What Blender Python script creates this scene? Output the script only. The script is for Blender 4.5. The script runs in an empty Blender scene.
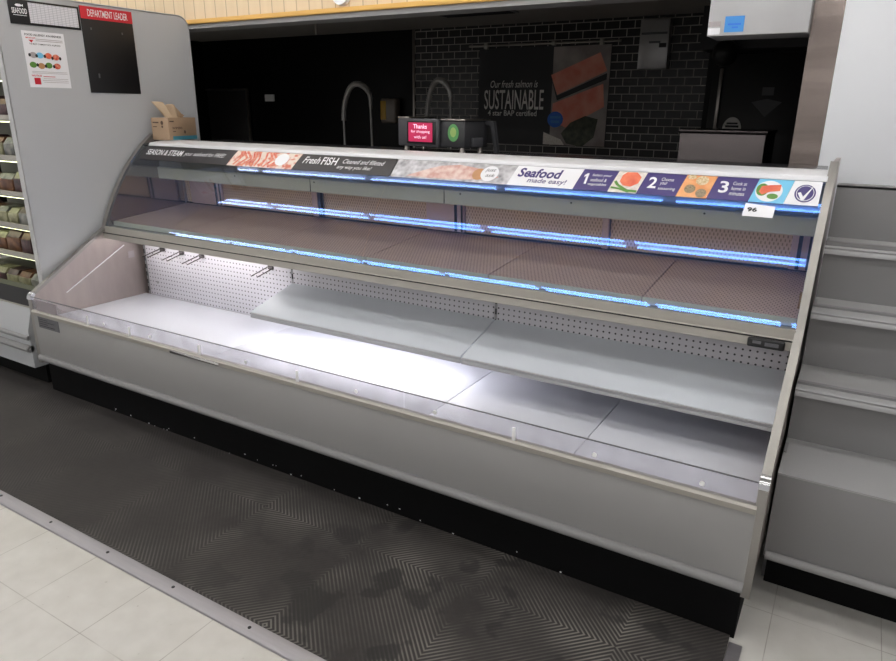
import bpy, bmesh, math, random
import numpy as np
from mathutils import Vector, Matrix
random.seed(7)
S = bpy.context.scene
COL = S.collection
L = 3.726

# ------------------------------------------------------------------ materials
def nd(nt, t, **kw):
    n = nt.nodes.new(t)
    for k, v in kw.items(): setattr(n, k, v)
    return n
def mth(nt, op, a, b=None, c=None):
    n = nd(nt, 'ShaderNodeMath', operation=op)
    for i, v in enumerate((a, b, c)):
        if v is None: continue
        if isinstance(v, (int, float)): n.inputs[i].default_value = v
        else: nt.links.new(v, n.inputs[i])
    return n.outputs[0]
def mixc(nt, f, a, b):
    n = nd(nt, 'ShaderNodeMix', data_type='RGBA')
    for i, v in ((0, f), (6, a), (7, b)):
        if isinstance(v, (int, float)): n.inputs[i].default_value = v
        elif isinstance(v, tuple): n.inputs[i].default_value = (*v[:3], 1)
        else: nt.links.new(v, n.inputs[i])
    return n.outputs[2]
def coords(nt):
    tc = nd(nt, 'ShaderNodeNewGeometry')
    sp = nd(nt, 'ShaderNodeSeparateXYZ'); nt.links.new(tc.outputs['Position'], sp.inputs[0])
    return tc.outputs['Position'], sp.outputs
def noise(nt, vec, scale, detail=3, stretch=None):
    if stretch:
        m = nd(nt, 'ShaderNodeMapping'); m.inputs['Scale'].default_value = stretch
        nt.links.new(vec, m.inputs['Vector']); vec = m.outputs[0]
    n = nd(nt, 'ShaderNodeTexNoise'); n.inputs['Scale'].default_value = scale; n.inputs['Detail'].default_value = detail
    nt.links.new(vec, n.inputs['Vector'])
    return n.outputs['Fac']
def ramp(nt, f, lo, hi):
    m = nd(nt, 'ShaderNodeMapRange'); m.clamp = True
    nt.links.new(f, m.inputs[0]); m.inputs[1].default_value = lo; m.inputs[2].default_value = hi
    return m.outputs[0]
def base(name):
    m = bpy.data.materials.new(name); m.use_nodes = True
    nt = m.node_tree; b = nt.nodes['Principled BSDF']
    return m, nt, b
def srgb(r, g, b):
    f = lambda c: (c/255/12.92) if c/255 <= .04045 else ((c/255+.055)/1.055)**2.4
    return (f(r), f(g), f(b))
def mat(name, col, rough=.5, metal=0., var=.06, scale=9., stretch=None, bump=0.):
    m, nt, b = base(name)
    pos, _ = coords(nt)
    n = noise(nt, pos, scale, 4, stretch)
    lo = tuple(c*(1-var) for c in col); hi = tuple(min(1, c*(1+var)) for c in col)
    nt.links.new(mixc(nt, n, lo, hi), b.inputs['Base Color'])
    b.inputs['Metallic'].default_value = metal
    nt.links.new(mth(nt, 'ADD', mth(nt, 'MULTIPLY', n, .1), rough-.05), b.inputs['Roughness'])
    if bump:
        bp = nd(nt, 'ShaderNodeBump'); bp.inputs['Strength'].default_value = bump; bp.inputs['Distance'].default_value = .002
        nt.links.new(n, bp.inputs['Height']); nt.links.new(bp.outputs[0], b.inputs['Normal'])
    if max(col) < .008: b.inputs['Specular IOR Level'].default_value = .15
    return m
def emit(name, col, strength):
    m, nt, b = base(name)
    b.inputs['Base Color'].default_value = (*col, 1)
    b.inputs['Emission Color'].default_value = (*col, 1); b.inputs['Emission Strength'].default_value = strength
    return m
def glassy(name, tint, f0=.045, rough=0., haze=0., hazecol=(.8, .8, .85), coat=(1, 1, 1)):
    m, nt, b = base(name)
    out = nt.nodes['Material Output']; nt.nodes.remove(b)
    g = nd(nt, 'ShaderNodeNewGeometry')
    d = nd(nt, 'ShaderNodeVectorMath', operation='DOT_PRODUCT')
    nt.links.new(g.outputs['Incoming'], d.inputs[0]); nt.links.new(g.outputs['Normal'], d.inputs[1])
    c = mth(nt, 'ABSOLUTE', d.outputs['Value'])
    fr = mth(nt, 'ADD', mth(nt, 'MULTIPLY', mth(nt, 'POWER', mth(nt, 'SUBTRACT', 1., c), 5.), 1-f0), f0)
    t = nd(nt, 'ShaderNodeBsdfTransparent'); t.inputs[0].default_value = (*tint, 1)
    gl = nd(nt, 'ShaderNodeBsdfGlossy'); gl.inputs['Roughness'].default_value = rough; gl.inputs['Color'].default_value = (*coat, 1)
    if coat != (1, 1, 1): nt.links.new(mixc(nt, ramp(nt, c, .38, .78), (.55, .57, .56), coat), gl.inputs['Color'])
    mx = nd(nt, 'ShaderNodeMixShader'); nt.links.new(fr, mx.inputs[0])
    src = t.outputs[0]
    if haze:
        df = nd(nt, 'ShaderNodeBsdfDiffuse'); df.inputs[0].default_value = (*hazecol, 1)
        tl = nd(nt, 'ShaderNodeBsdfTranslucent'); tl.inputs[0].default_value = (*hazecol, 1)
        ad = nd(nt, 'ShaderNodeMixShader'); ad.inputs[0].default_value = .5
        nt.links.new(df.outputs[0], ad.inputs[1]); nt.links.new(tl.outputs[0], ad.inputs[2])
        pos = g.outputs['Position']
        hz = mth(nt, 'MULTIPLY', ramp(nt, noise(nt, pos, 6, 5), .2, .8), haze*2)
        m2 = nd(nt, 'ShaderNodeMixShader'); nt.links.new(hz, m2.inputs[0])
        nt.links.new(t.outputs[0], m2.inputs[1]); nt.links.new(ad.outputs[0], m2.inputs[2]); src = m2.outputs[0]
    nt.links.new(src, mx.inputs[1]); nt.links.new(gl.outputs[0], mx.inputs[2])
    nt.links.new(mx.outputs[0], out.inputs['Surface'])
    return m

def fract_dist(nt, v, period, off=0.):       # distance from the nearest grid line
    a = mth(nt, 'DIVIDE', mth(nt, 'SUBTRACT', v, off), period)
    f = mth(nt, 'FRACT', a)
    return mth(nt, 'MULTIPLY', mth(nt, 'MINIMUM', f, mth(nt, 'SUBTRACT', 1., f)), period)

def m_floor():
    m, nt, b = base('vinyl_tile'); pos, (x, y, z) = coords(nt)
    T = .3048
    d = mth(nt, 'MINIMUM', fract_dist(nt, x, T, 1.657), fract_dist(nt, y, T, -1.018))
    seam = mth(nt, 'SUBTRACT', 1., ramp(nt, d, .0005, .0022))
    seam = mth(nt, 'MULTIPLY', seam, ramp(nt, noise(nt, pos, 5, 2), .25, .6))
    n1 = noise(nt, pos, 14, 6); n2 = noise(nt, pos, 2.2, 3); sp = noise(nt, pos, 55, 2)
    c = mixc(nt, n1, srgb(190, 187, 181), srgb(213, 211, 206))
    c = mixc(nt, mth(nt, 'MULTIPLY', ramp(nt, n2, .5, .8), .35), c, srgb(168, 163, 153))
    c = mixc(nt, mth(nt, 'MULTIPLY', ramp(nt, sp, .72, .8), .6), c, srgb(120, 112, 98))
    c = mixc(nt, mth(nt, 'MULTIPLY', seam, .6), c, srgb(112, 104, 92))
    nt.links.new(c, b.inputs['Base Color'])
    nt.links.new(mth(nt, 'ADD', mth(nt, 'MULTIPLY', n1, .2), .3), b.inputs['Roughness'])
    return m
def m_mat():
    m, nt, b = base('ribbed_rubber'); pos, (x, y, z) = coords(nt)
    u = mth(nt, 'PINGPONG', mth(nt, 'ADD', x, 20*.485-2.43), .485)
    v = mth(nt, 'PINGPONG', mth(nt, 'ADD', y, 20*.485+.215), .485)
    s = mth(nt, 'SUBTRACT', u, v)
    rib = mth(nt, 'ADD', mth(nt, 'MULTIPLY', mth(nt, 'SINE', mth(nt, 'MULTIPLY', s, 2*math.pi/.0185)), .5), .5)
    fold = mth(nt, 'MINIMUM', mth(nt, 'MINIMUM', u, mth(nt, 'SUBTRACT', .485, u)), mth(nt, 'MINIMUM', v, mth(nt, 'SUBTRACT', .485, v)))
    n1 = noise(nt, pos, 3.2, 5); n2 = noise(nt, pos, 60, 3); n3 = noise(nt, pos, 9, 4)
    # grey wear on the rib tops, strongest along the folds and towards the right end
    wear = mth(nt, 'MULTIPLY', ramp(nt, rib, .35, .95), ramp(nt, n1, .36, .66))
    wear = mth(nt, 'MULTIPLY', wear, mth(nt, 'ADD', .16, mth(nt, 'MULTIPLY', ramp(nt, x, 1.2, 3.1), .7)))
    near = mth(nt, 'SUBTRACT', 1., ramp(nt, fold, .0, .13))
    wear = mth(nt, 'MULTIPLY', wear, mth(nt, 'ADD', .28, mth(nt, 'MULTIPLY', near, .72)))
    wet = mth(nt, 'MULTIPLY', ramp(nt, noise(nt, pos, 4.5, 4), .56, .6), ramp(nt, x, 1.6, 2.6))
    c = mixc(nt, n2, srgb(34, 31, 30), srgb(50, 46, 44))
    c = mixc(nt, wear, c, srgb(152, 147, 140))
    c = mixc(nt, mth(nt, 'MULTIPLY', n3, .35), c, srgb(46, 42, 40))
    c = mixc(nt, mth(nt, 'MULTIPLY', wet, .75), c, srgb(28, 26, 25))
    nt.links.new(c, b.inputs['Base Color'])
    b.inputs['Roughness'].default_value = .75
    bp = nd(nt, 'ShaderNodeBump'); bp.inputs['Strength'].default_value = .14; bp.inputs['Distance'].default_value = .003
    nt.links.new(rib, bp.inputs['Height']); nt.links.new(bp.outputs[0], b.inputs['Normal'])
    return m
def m_brick():
    m, nt, b = base('black_subway_tile'); pos, (x, y, z) = coords(nt)
    cv = nd(nt, 'ShaderNodeCombineXYZ'); nt.links.new(x, cv.inputs[0]); nt.links.new(z, cv.inputs[1])
    br = nd(nt, 'ShaderNodeTexBrick'); nt.links.new(cv.outputs[0], br.inputs['Vector'])
    br.inputs['Scale'].default_value = 1; br.inputs['Brick Width'].default_value = .154; br.inputs['Row Height'].default_value = .0775
    br.inputs['Mortar Size'].default_value = .0042; br.inputs['Mortar Smooth'].default_value = .1
    br.inputs['Color1'].default_value = (*srgb(20, 19, 20), 1); br.inputs['Color2'].default_value = (*srgb(30, 28, 28), 1)
    br.inputs['Mortar'].default_value = (*srgb(196, 190, 184), 1)
    n = noise(nt, pos, 1.2, 3)
    nt.links.new(mixc(nt, mth(nt, 'MULTIPLY', n, .3), br.outputs['Color'], (.01, .01, .01)), b.inputs['Base Color'])
    nt.links.new(mth(nt, 'ADD', mth(nt, 'MULTIPLY', br.outputs['Fac'], .4), .32), b.inputs['Roughness'])
    return m
def m_peg(name, col):
    m, nt, b = base(name); pos, (x, y, z) = coords(nt)
    P = .0254
    dx = fract_dist(nt, x, P); dz = fract_dist(nt, z, P)
    d = mth(nt, 'SQRT', mth(nt, 'ADD', mth(nt, 'MULTIPLY', dx, dx), mth(nt, 'MULTIPLY', dz, dz)))
    hole = mth(nt, 'SUBTRACT', 1., ramp(nt, d, .0034, .0046))
    n = noise(nt, pos, 6, 3)
    c = mixc(nt, n, tuple(k*.95 for k in col), col)
    nt.links.new(mixc(nt, hole, c, srgb(48, 48, 54)), b.inputs['Base Color'])
    b.inputs['Roughness'].default_value = .45
    return m
def m_perf(nm, ca, cb, met, vert=False):
    m, nt, b = base(nm); pos, (x, y, z) = coords(nt)
    if vert: y = z
    row = mth(nt, 'FLOOR', mth(nt, 'DIVIDE', y, .016))
    xo = mth(nt, 'ADD', x, mth(nt, 'MULTIPLY', row, .008))
    fx = fract_dist(nt, xo, .016); fy = fract_dist(nt, y, .016, .008)
    slot = mth(nt, 'MULTIPLY', mth(nt, 'SUBTRACT', 1., ramp(nt, fx, .0014, .0028)), mth(nt, 'SUBTRACT', 1., ramp(nt, fy, .0045, .0062)))
    n = noise(nt, pos, 5, 4, (1, 5, 1))
    c = mixc(nt, n, srgb(*ca), srgb(*cb))
    nt.links.new(mixc(nt, slot, c, tuple(k*.38 for k in srgb(*ca))), b.inputs['Base Color'])
    nt.links.new(mth(nt, 'MULTIPLY', mth(nt, 'SUBTRACT', 1., slot), met), b.inputs['Metallic'])
    nt.links.new(mth(nt, 'ADD', mth(nt, 'MULTIPLY', n, .15), .25), b.inputs['Roughness'])
    return m
def m_boards():
    m, nt, b = base('beige_boards'); pos, (x, y, z) = coords(nt)
    seam = mth(nt, 'SUBTRACT', 1., ramp(nt, fract_dist(nt, x, .098), .002, .004))
    n = noise(nt, pos, 3, 4, (8, 1, 1))
    c = mixc(nt, n, srgb(222, 196, 160), srgb(235, 212, 178))
    nt.links.new(mixc(nt, mth(nt, 'MULTIPLY', seam, .6), c, srgb(140, 112, 82)), b.inputs['Base Color'])
    b.inputs['Roughness'].default_value = .6
    return m
def m_ice():
    m, nt, b = base('crushed_ice_print'); pos, _ = coords(nt)
    v = nd(nt, 'ShaderNodeTexVoronoi'); v.inputs['Scale'].default_value = 45; nt.links.new(pos, v.inputs['Vector'])
    n = noise(nt, pos, 22, 4)
    c = mixc(nt, ramp(nt, n, .3, .7), srgb(112, 110, 116), srgb(214, 212, 216))
    nt.links.new(mixc(nt, mth(nt, 'MULTIPLY', v.outputs['Distance'], .5), c, srgb(240, 240, 244)), b.inputs['Base Color'])
    b.inputs['Roughness'].default_value = .35
    return m
def m_print(name, a, c2, scale=40., lo=.35, hi=.65):
    m, nt, b = base(name); pos, _ = coords(nt)
    n = noise(nt, pos, scale, 5)
    nt.links.new(mixc(nt, ramp(nt, n, lo, hi), a, c2), b.inputs['Base Color'])
    b.inputs['Roughness'].default_value = .4
    return m
def m_sheet():
    m, nt, b = base('ruled_sheet'); pos, (x, y, z) = coords(nt)
    gy = mth(nt, 'SUBTRACT', 1., ramp(nt, fract_dist(nt, y, .0215), .0006, .0016))
    gz = mth(nt, 'SUBTRACT', 1., ramp(nt, fract_dist(nt, z, .0085), .0006, .0014))
    g = mth(nt, 'MAXIMUM', gy, gz)
    nt.links.new(mixc(nt, mth(nt, 'MULTIPLY', g, .55), srgb(226, 226, 232), srgb(120, 122, 136)), b.inputs['Base Color'])
    return m

M = dict(
    floor=m_floor(), mat=m_mat(), brick=m_brick(), boards=m_boards(), perf=m_perf('perforated_steel', (214, 182, 172), (234, 206, 196), .4), deck_reflection=m_perf('painted_deck_reflection', (232, 196, 156), (246, 214, 178), .1, True), ice=m_ice(), sheet=m_sheet(),
    peg=m_peg('pegboard_white', srgb(214, 212, 218)),
    case_grey=mat('case_grey_paint', srgb(152, 151, 150), .42, 0, .03, 5),
    bump_grey=mat('bumper_grey', srgb(142, 141, 141), .55, 0, .04),
    black=mat('kick_black', srgb(7, 7, 8), .75, 0, .2, 20),
    deck=mat('deck_white_paint', srgb(206, 208, 216), .4, 0, .03, 7),
    shelf=mat('shelf_grey_paint', srgb(196, 201, 208), .4, 0, .04, 6),
    steel=mat('brushed_steel', srgb(168, 162, 156), .3, 1, .12, 12, (.3, 6, 14)),
    trim_steel=mat('end_trim_steel', srgb(160, 157, 152), .42, .8, .06, 12, (6, 1, 1)),
    cabinet_steel=mat('dark_reflective_steel', srgb(66, 62, 62), .2, 1, .3, 3, (1, 1, 6)),
    post_steel=mat('post_cladding_steel', srgb(148, 136, 130), .2, .75, .5, 3, (.5, .5, 5), .3),
    steel_dim=mat('dull_steel', srgb(176, 165, 160), .38, .75, .12, 7, (1, 3, 1)),
    tap=mat('tap_steel', srgb(206, 204, 202), .35, .35, .05),
    liner=mat('polished_end_liner', srgb(176, 166, 162), .07, 1, .06, 4),
    chrome=mat('chrome', srgb(220, 220, 222), .12, 1, .03),
    rail=mat('rail_beige_metal', srgb(172, 168, 160), .42, .3, .06, 8, (.3, 5, 5)),
    valance=mat('valance_metal', srgb(204, 204, 192), .45, .1, .05),
    canopy=mat('canopy_grey', srgb(128, 127, 122), .5, .2, .06),
    post=mat('post_pale_metal', srgb(222, 192, 186), .4, .15, .05),
    dark_strip=mat('dark_gasket', srgb(40, 38, 40), .5, 0, .1),
    white=mat('white_enamel', srgb(228, 228, 232), .35, 0, .02),
    worktop=mat('dark_worktop', srgb(58, 57, 62), .25, .3, .1, 8),
    panel=mat('cooler_grey', srgb(184, 186, 189), .5, 0, .03, 3),
    paneledge=mat('panel_edge_trim', srgb(198, 198, 200), .35, .3, .03),
    wallwhite=mat('white_wall_paint', srgb(226, 228, 232), .6, 0, .02, 4),
    gondola=mat('stand_grey', srgb(130, 129, 130), .5, 0, .03, 4),
    gondola_tread=mat('stand_shelf_grey', srgb(156, 156, 156), .45, 0, .03, 4),
    gondola_rail=mat('price_rail_grey', srgb(164, 164, 165), .4, .2, .04),
    ink_black=mat('ink_black', srgb(24, 24, 26), .4, 0, .1),
    sign_black=mat('sign_black', srgb(52, 50, 52), .42, 0, .05),
    sign_white=mat('sign_white', srgb(240, 240, 244), .35, 0, .01),
    sign_purple=mat('sign_purple', srgb(66, 54, 118), .4, 0, .04),
    sign_orange=m_print('sign_orange', srgb(226, 150, 92), srgb(240, 176, 120), 20),
    red=mat('sign_red', srgb(206, 34, 52), .4, 0, .03),
    cyan=mat('plate_cyan', srgb(120, 200, 236), .4, 0, .02),
    blue=mat('label_blue', srgb(70, 150, 226), .4, 0, .03),
    seal=mat('seal_blue', srgb(40, 116, 226), .4, 0, .03),
    salmon=m_print('salmon_print', srgb(224, 96, 70), srgb(240, 132, 96), 26),
    salmon_dim=m_print('salmon_poster_print', srgb(244, 140, 118), srgb(252, 172, 148), 8),
    green=mat('leaf_print', srgb(92, 140, 60), .5, 0, .2, 60),
    crab=m_print('crab_print', srgb(206, 74, 60), srgb(236, 160, 130), 60),
    crabbg=m_print('crab_ice_print', srgb(232, 216, 204), srgb(212, 118, 94), 30, .48, .6),
    pale=m_print('pale_print', srgb(216, 206, 196), srgb(238, 232, 226), 60),
    fish=m_print('fish_print', srgb(204, 156, 146), srgb(228, 206, 198), 30),
    tan=mat('tan_print', srgb(190, 140, 96), .4, 0, .1, 60),
    beige_food=m_print('bowl_print', srgb(230, 214, 180), srgb(198, 168, 120), 150),
    grey_food=m_print('pepper_print', srgb(120, 104, 80), srgb(170, 150, 118), 200),
    board_print=m_print('slate_print', srgb(138, 126, 122), srgb(180, 170, 165), 4),
    herb=m_print('herb_print', srgb(38, 44, 32), srgb(78, 84, 62), 18),
    poster_black=mat('poster_black', srgb(40, 40, 43), .5, 0, .08, 3),
    text_grey=mat('poster_lettering', srgb(244, 242, 238), .5, 0, .02),
    kraft=mat('kraft_card', srgb(172, 146, 120), .7, 0, .06, 30),
    tissue=mat('brown_tissue', srgb(186, 164, 138), .9, 0, .06, 25, None, .3),
    teal=mat('teal_band', srgb(74, 146, 166), .6, 0, .03),
    kraft_ink=mat('kraft_ink', srgb(92, 72, 60), .7),
    device=mat('scale_charcoal', srgb(50, 50, 53), .45, 0, .05),
    device_light=mat('scale_bezel', srgb(72, 72, 76), .45, 0, .05),
    screen=emit('scale_screen', srgb(200, 40, 90), .22),
    screen_text=emit('scale_screen_text', srgb(250, 220, 240), .45),
    sticker_green=mat('sticker_green', srgb(92, 156, 92), .5, 0, .1, 50),
    sticker_inner=mat('sticker_pale_green', srgb(160, 190, 110), .5, 0, .1, 50),
    hook=mat('hook_wire', srgb(96, 92, 92), .3, .9),
    slot=mat('slot_dark', srgb(26, 26, 30), .7),
    label_grey=mat('data_plate_grey', srgb(96, 96, 100), .5, 0, .1, 60),
    label_pale=mat('pale_label', srgb(176, 168, 170), .5, 0, .05),
    label_mid=mat('smoky_label', srgb(150, 142, 146), .5, 0, .05),
    cardboard=mat('tape_brown', srgb(150, 116, 78), .7),
    tile_black=mat('shaded_black_wall', srgb(12, 12, 13), .35, 0, .2, 2),  # black tile, with the shade of the left recess put into the colour
    door_black=mat('door_black', srgb(30, 28, 29), .4, 0, .15, 2),
    ceiling_dark=mat('service_ceiling_tile', srgb(150, 146, 142), .8, 0, .05, 2),
    yellow=mat('yellow_trim', srgb(226, 178, 96), .5, 0, .05),
    store_ceiling=mat('store_ceiling_white', srgb(196, 196, 194), .9, 0, .02),
    tube=emit('fluorescent_tube', (1., .985, .97), 9.5),
    housing=mat('fixture_white', srgb(230, 230, 230), .5),
    lamp=emit('shelf_lamp', (1., .95, .95), 20), lamp2=emit('rail_fill_lamp', (1., .95, .95), 15),
    cooler_lamp=emit('cooler_lamp', (.95, 1., .62), 2.6),
    cooler_in=mat('cooler_interior', srgb(112, 112, 98), .5, 0, .05),
    darkgrille=mat('vent_black', srgb(30, 30, 32), .5),
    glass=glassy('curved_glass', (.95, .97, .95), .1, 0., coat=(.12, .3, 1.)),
    acrylic=glassy('acrylic', (.93, .93, .96), .04, .05, .13, (.86, .86, .92)),
    frost=mat('frosted_tab', srgb(250, 250, 252), .4),
    floor_strip=mat('aluminium_strip', srgb(152, 149, 152), .4, .55, .12, 14, (.5, 6, 1)),
    pack_a=m_print('pack_brown', srgb(78, 48, 38), srgb(120, 84, 60), 22),
    pack_b=m_print('pack_dark', srgb(46, 36, 40), srgb(92, 66, 70), 22),
    pack_c=m_print('pack_pale', srgb(120, 116, 90), srgb(160, 158, 130), 22),
    pack_d=m_print('pack_grey', srgb(84, 86, 88), srgb(140, 138, 132), 22),
)

# ------------------------------------------------------------------ builders
class MB:
    def __init__(s): s.bm = bmesh.new()
    def _bev(s, geom, bev, seg=2):
        if bev:
            es = list({e for f in geom for e in f.edges})
            bmesh.ops.bevel(s.bm, geom=es, offset=bev, segments=seg, profile=.5, affect='EDGES')
    def box(s, x0, x1, y0, y1, z0, z1, bev=0., seg=2):
        v = [s.bm.verts.new(p) for p in ((x0,y0,z0),(x1,y0,z0),(x1,y1,z0),(x0,y1,z0),(x0,y0,z1),(x1,y0,z1),(x1,y1,z1),(x0,y1,z1))]
        fs = [s.bm.faces.new([v[i] for i in f]) for f in ((3,2,1,0),(4,5,6,7),(0,1,5,4),(1,2,6,5),(2,3,7,6),(3,0,4,7))]
        s._bev(fs, bev, seg); return s
    def prism(s, pts, a0, a1, axis='x', bev=0.):
        # pts: 2D outline (yz for axis x, xz for axis y, xy for axis z)
        def P(p, a): return {'x': (a, p[0], p[1]), 'y': (p[0], a, p[1]), 'z': (p[0], p[1], a)}[axis]
        A = [s.bm.verts.new(P(p, a0)) for p in pts]; B = [s.bm.verts.new(P(p, a1)) for p in pts]
        n = len(pts); fs = [s.bm.faces.new(A), s.bm.faces.new(B[::-1])]
        for i in range(n): fs.append(s.bm.faces.new([A[i], B[i], B[(i+1) % n], A[(i+1) % n]]))
        s._bev(fs, bev); return s
    def tube(s, path, r, seg=10, cap=True):
        path = [Vector(p) for p in path]; rings = []
        rs = r if isinstance(r, (list, tuple)) else [r]*len(path)
        t0 = (path[1]-path[0]).normalized()
        up = Vector((0, 0, 1)) if abs(t0.z) < .9 else Vector((1, 0, 0))
        nrm = t0.cross(up).normalized()
        for i, p in enumerate(path):
            t = (path[min(i+1, len(path)-1)] - path[max(i-1, 0)]).normalized()
            nrm = (nrm - t*nrm.dot(t)).normalized(); bn = t.cross(nrm)
            rings.append([s.bm.verts.new(p + (nrm*math.cos(a)+bn*math.sin(a))*rs[i]) for a in [2*math.pi*k/seg for k in range(seg)]])
        for a, b in zip(rings, rings[1:]):
            for k in range(seg): s.bm.faces.new([a[k], a[(k+1) % seg], b[(k+1) % seg], b[k]])
        if cap: s.bm.faces.new(rings[0][::-1]); s.bm.faces.new(rings[-1])
        return s
    def sweep(s, line, x0, x1, t, nseg=1):      # strip of thickness t on the inner side of a yz polyline, between x0 and x1
        out = []
        for i, p in enumerate(line):
            a = Vector(line[max(i-1, 0)]); b = Vector(line[min(i+1, len(line)-1)])
            d = (b-a).normalized(); n = Vector((-d.y, d.x))
            out.append((Vector(p), Vector(p)-n*t))
        n = len(line)
        V = [[s.bm.verts.new((x, q.x, q.y)) for q in pr for x in (x0, x1)] for pr in out]
        for a, b in zip(V, V[1:]):
            s.bm.faces.new([a[0], a[1], b[1], b[0]]); s.bm.faces.new([a[3], a[2], b[2], b[3]])
            s.bm.faces.new([a[2], a[0], b[0], b[2]]); s.bm.faces.new([a[1], a[3], b[3], b[1]])
        a, b = V[0], V[-1]
        s.bm.faces.new([a[0], a[2], a[3], a[1]]); s.bm.faces.new([b[1], b[3], b[2], b[0]])
        return s
    def poly(s, pts3):
        s.bm.faces.new([s.bm.verts.new(p) for p in pts3]); return s
    def build(s, name, m, parent=None, world=True, sharp=32):
        bm = s.bm
        bmesh.ops.remove_doubles(bm, verts=bm.verts, dist=1e-6)
        bmesh.ops.recalc_face_normals(bm, faces=[f for f in bm.faces]) if any(len(e.link_faces) == 2 for e in bm.edges) and all(len(e.link_faces) == 2 for e in bm.edges) else None
        root = parent
        while root is not None and root.parent is not None: root = root.parent
        if root is not None and world:
            inv = rootmat(root).inverted()
            for v in bm.verts: v.co = inv @ v.co
        for f in bm.faces: f.smooth = True
        for e in bm.edges:
            if len(e.link_faces) == 2 and e.calc_face_angle(0) > math.radians(sharp): e.smooth = False
        me = bpy.data.meshes.new(name); bm.to_mesh(me); bm.free()
        me.materials.append(m)
        o = bpy.data.objects.new(name, me); COL.objects.link(o)
        if parent is not None: o.parent = parent
        return o
def rootmat(o): return Matrix.Translation(o.location) @ o.rotation_euler.to_matrix().to_4x4()

def thing(name, label, cat, loc, rz=0., group=None):
    o = bpy.data.objects.new(name, None); COL.objects.link(o); o.empty_display_size = .1
    o.location = loc; o.rotation_euler = (0, 0, rz)
    return tag(o, label, cat, group)
def tag(o, label, cat, group=None):
    o['label'] = label; o['category'] = cat
    if group: o['group'] = group
    return o
def struct(o): o['kind'] = 'structure'; return o
def plab(o, l): o['label'] = l; return o
def copy_tree(o, parent=None):
    c = o.copy(); COL.objects.link(c)
    if parent is not None: c.parent = parent
    for ch in [k for k in COL.objects if k.parent == o]: copy_tree(ch, c)
    return c

# flat print shapes: lists of 2D outlines mapped to the surface
def circ(cx, cy, rx, ry=None, n=28): 
    ry = rx if ry is None else ry
    return [(cx+rx*math.cos(2*math.pi*k/n), cy+ry*math.sin(2*math.pi*k/n)) for k in range(n)]
def rect(x0, x1, y0, y1): return [(x0, y0), (x1, y0), (x1, y1), (x0, y1)]
def stroke(pts, w):
    out = []
    for (x0, y0), (x1, y1) in zip(pts, pts[1:]):
        d = math.hypot(x1-x0, y1-y0) or 1; nx, ny = -(y1-y0)/d*w/2, (x1-x0)/d*w/2
        out.append([(x0+nx, y0+ny), (x0-nx, y0-ny), (x1-nx, y1-ny), (x1+nx, y1+ny)])
    return out
def flat(name, outlines, fmap, m, parent, world=True):
    mb = MB()
    for o in outlines: mb.poly([fmap(*p) for p in o])
    return mb.build(name, m, parent, world)
def text2d(body, x0, x1, y0, h, shear=0., bold=0., lines=1):
    cu = bpy.data.curves.new('lettering', 'FONT'); cu.body = body; cu.size = 1; cu.shear = shear; cu.offset = bold
    cu.resolution_u = 3; cu.space_line = .95
    ob = bpy.data.objects.new('lettering', cu); COL.objects.link(ob)
    bpy.context.view_layer.update()
    me = ob.evaluated_get(bpy.context.evaluated_depsgraph_get()).to_mesh()
    vs = [(v.co.x, v.co.y) for v in me.vertices]; fs = [list(p.vertices) for p in me.polygons]
    ob.evaluated_get(bpy.context.evaluated_depsgraph_get()).to_mesh_clear()
    bpy.data.objects.remove(ob); bpy.data.curves.remove(cu)
    xs = [v[0] for v in vs]; ys = [v[1] for v in vs]
    a, b, c, d = min(xs), max(xs), min(ys), max(ys)
    return [(x0+(x-a)/(b-a)*(x1-x0), y0+(y-c)/(d-c)*h) for x, y in vs], fs
def lettering(name, items, fmap, m, parent, world=True):
    mb = MB()
    for it in items:
        vs, fs = text2d(*it[0], **it[1]) if isinstance(it[1], dict) else text2d(*it)
        V = [mb.bm.verts.new(fmap(*p)) for p in vs]
        for f in fs:
            try: mb.bm.faces.new([V[i] for i in f])
            except ValueError: pass
    return mb.build(name, m, parent, world)
def T(*a, **k): return (a, k)

# ------------------------------------------------------------------ setting
struct(MB().box(-7, 7, -8, 7, -.05, 0).build('floor', M['floor']))
struct(MB().box(-7, 7, -8, 1.4, 3.45, 3.5).build('ceiling', M['store_ceiling']))
struct(MB().box(-4.7, 4.3, 1.56, 5.5, 2.43, 2.48).build('ceiling_service', M['ceiling_dark']))
struct(MB().box(-1.02, 2.36, 5.36, 5.46, 0, 2.43).build('wall_back', M['brick']))
struct(MB().box(-4.7, -1.02, 5.36, 5.46, 0, 2.43).build('wall_back_left', M['tile_black']))  # shaded recess put in as a flat near-black wall
struct(MB().box(2.36, 4.3, 5.36, 5.46, 0, 2.43).build('wall_back_right', M['tile_black']))
struct(MB().box(-4.8, -4.7, 1.56, 5.5, 0, 2.43).build('wall_left', M['tile_black']))
struct(MB().box(4.2, 4.3, 1.62, 5.36, 0, 2.43).build('wall_service_right', M['tile_black']))
struct(MB().box(3.634, 7, 1.46, 1.6, 0, 3.45).build('wall_right', M['wallwhite']))
# beam over the service opening
struct(MB().box(-4.8, 3.12, 1.4, 1.56, 2.088, 3.45).build('trim_1', M['boards']))
struct(MB().box(-4.8, 3.12, 1.385, 1.56, 2.062, 2.088, .003).build('trim_2', M['yellow']))
struct(MB().box(-4.8, 3.12, 1.41, 1.56, 2.035, 2.062).build('trim_3', M['gondola_rail']))
# stainless clad post at the right of the opening
struct(MB().prism([(3.52, 1.475), (3.592, 1.475), (3.634, 1.462), (3.634, 1.6), (3.52, 1.6)], 0, 3.45, 'z').build('trim_4', M['post_steel']))
struct(MB().box(-1.035, -1.005, 5.34, 5.365, 0, 2.43, .003).build('trim_5', M['steel']))
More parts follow.
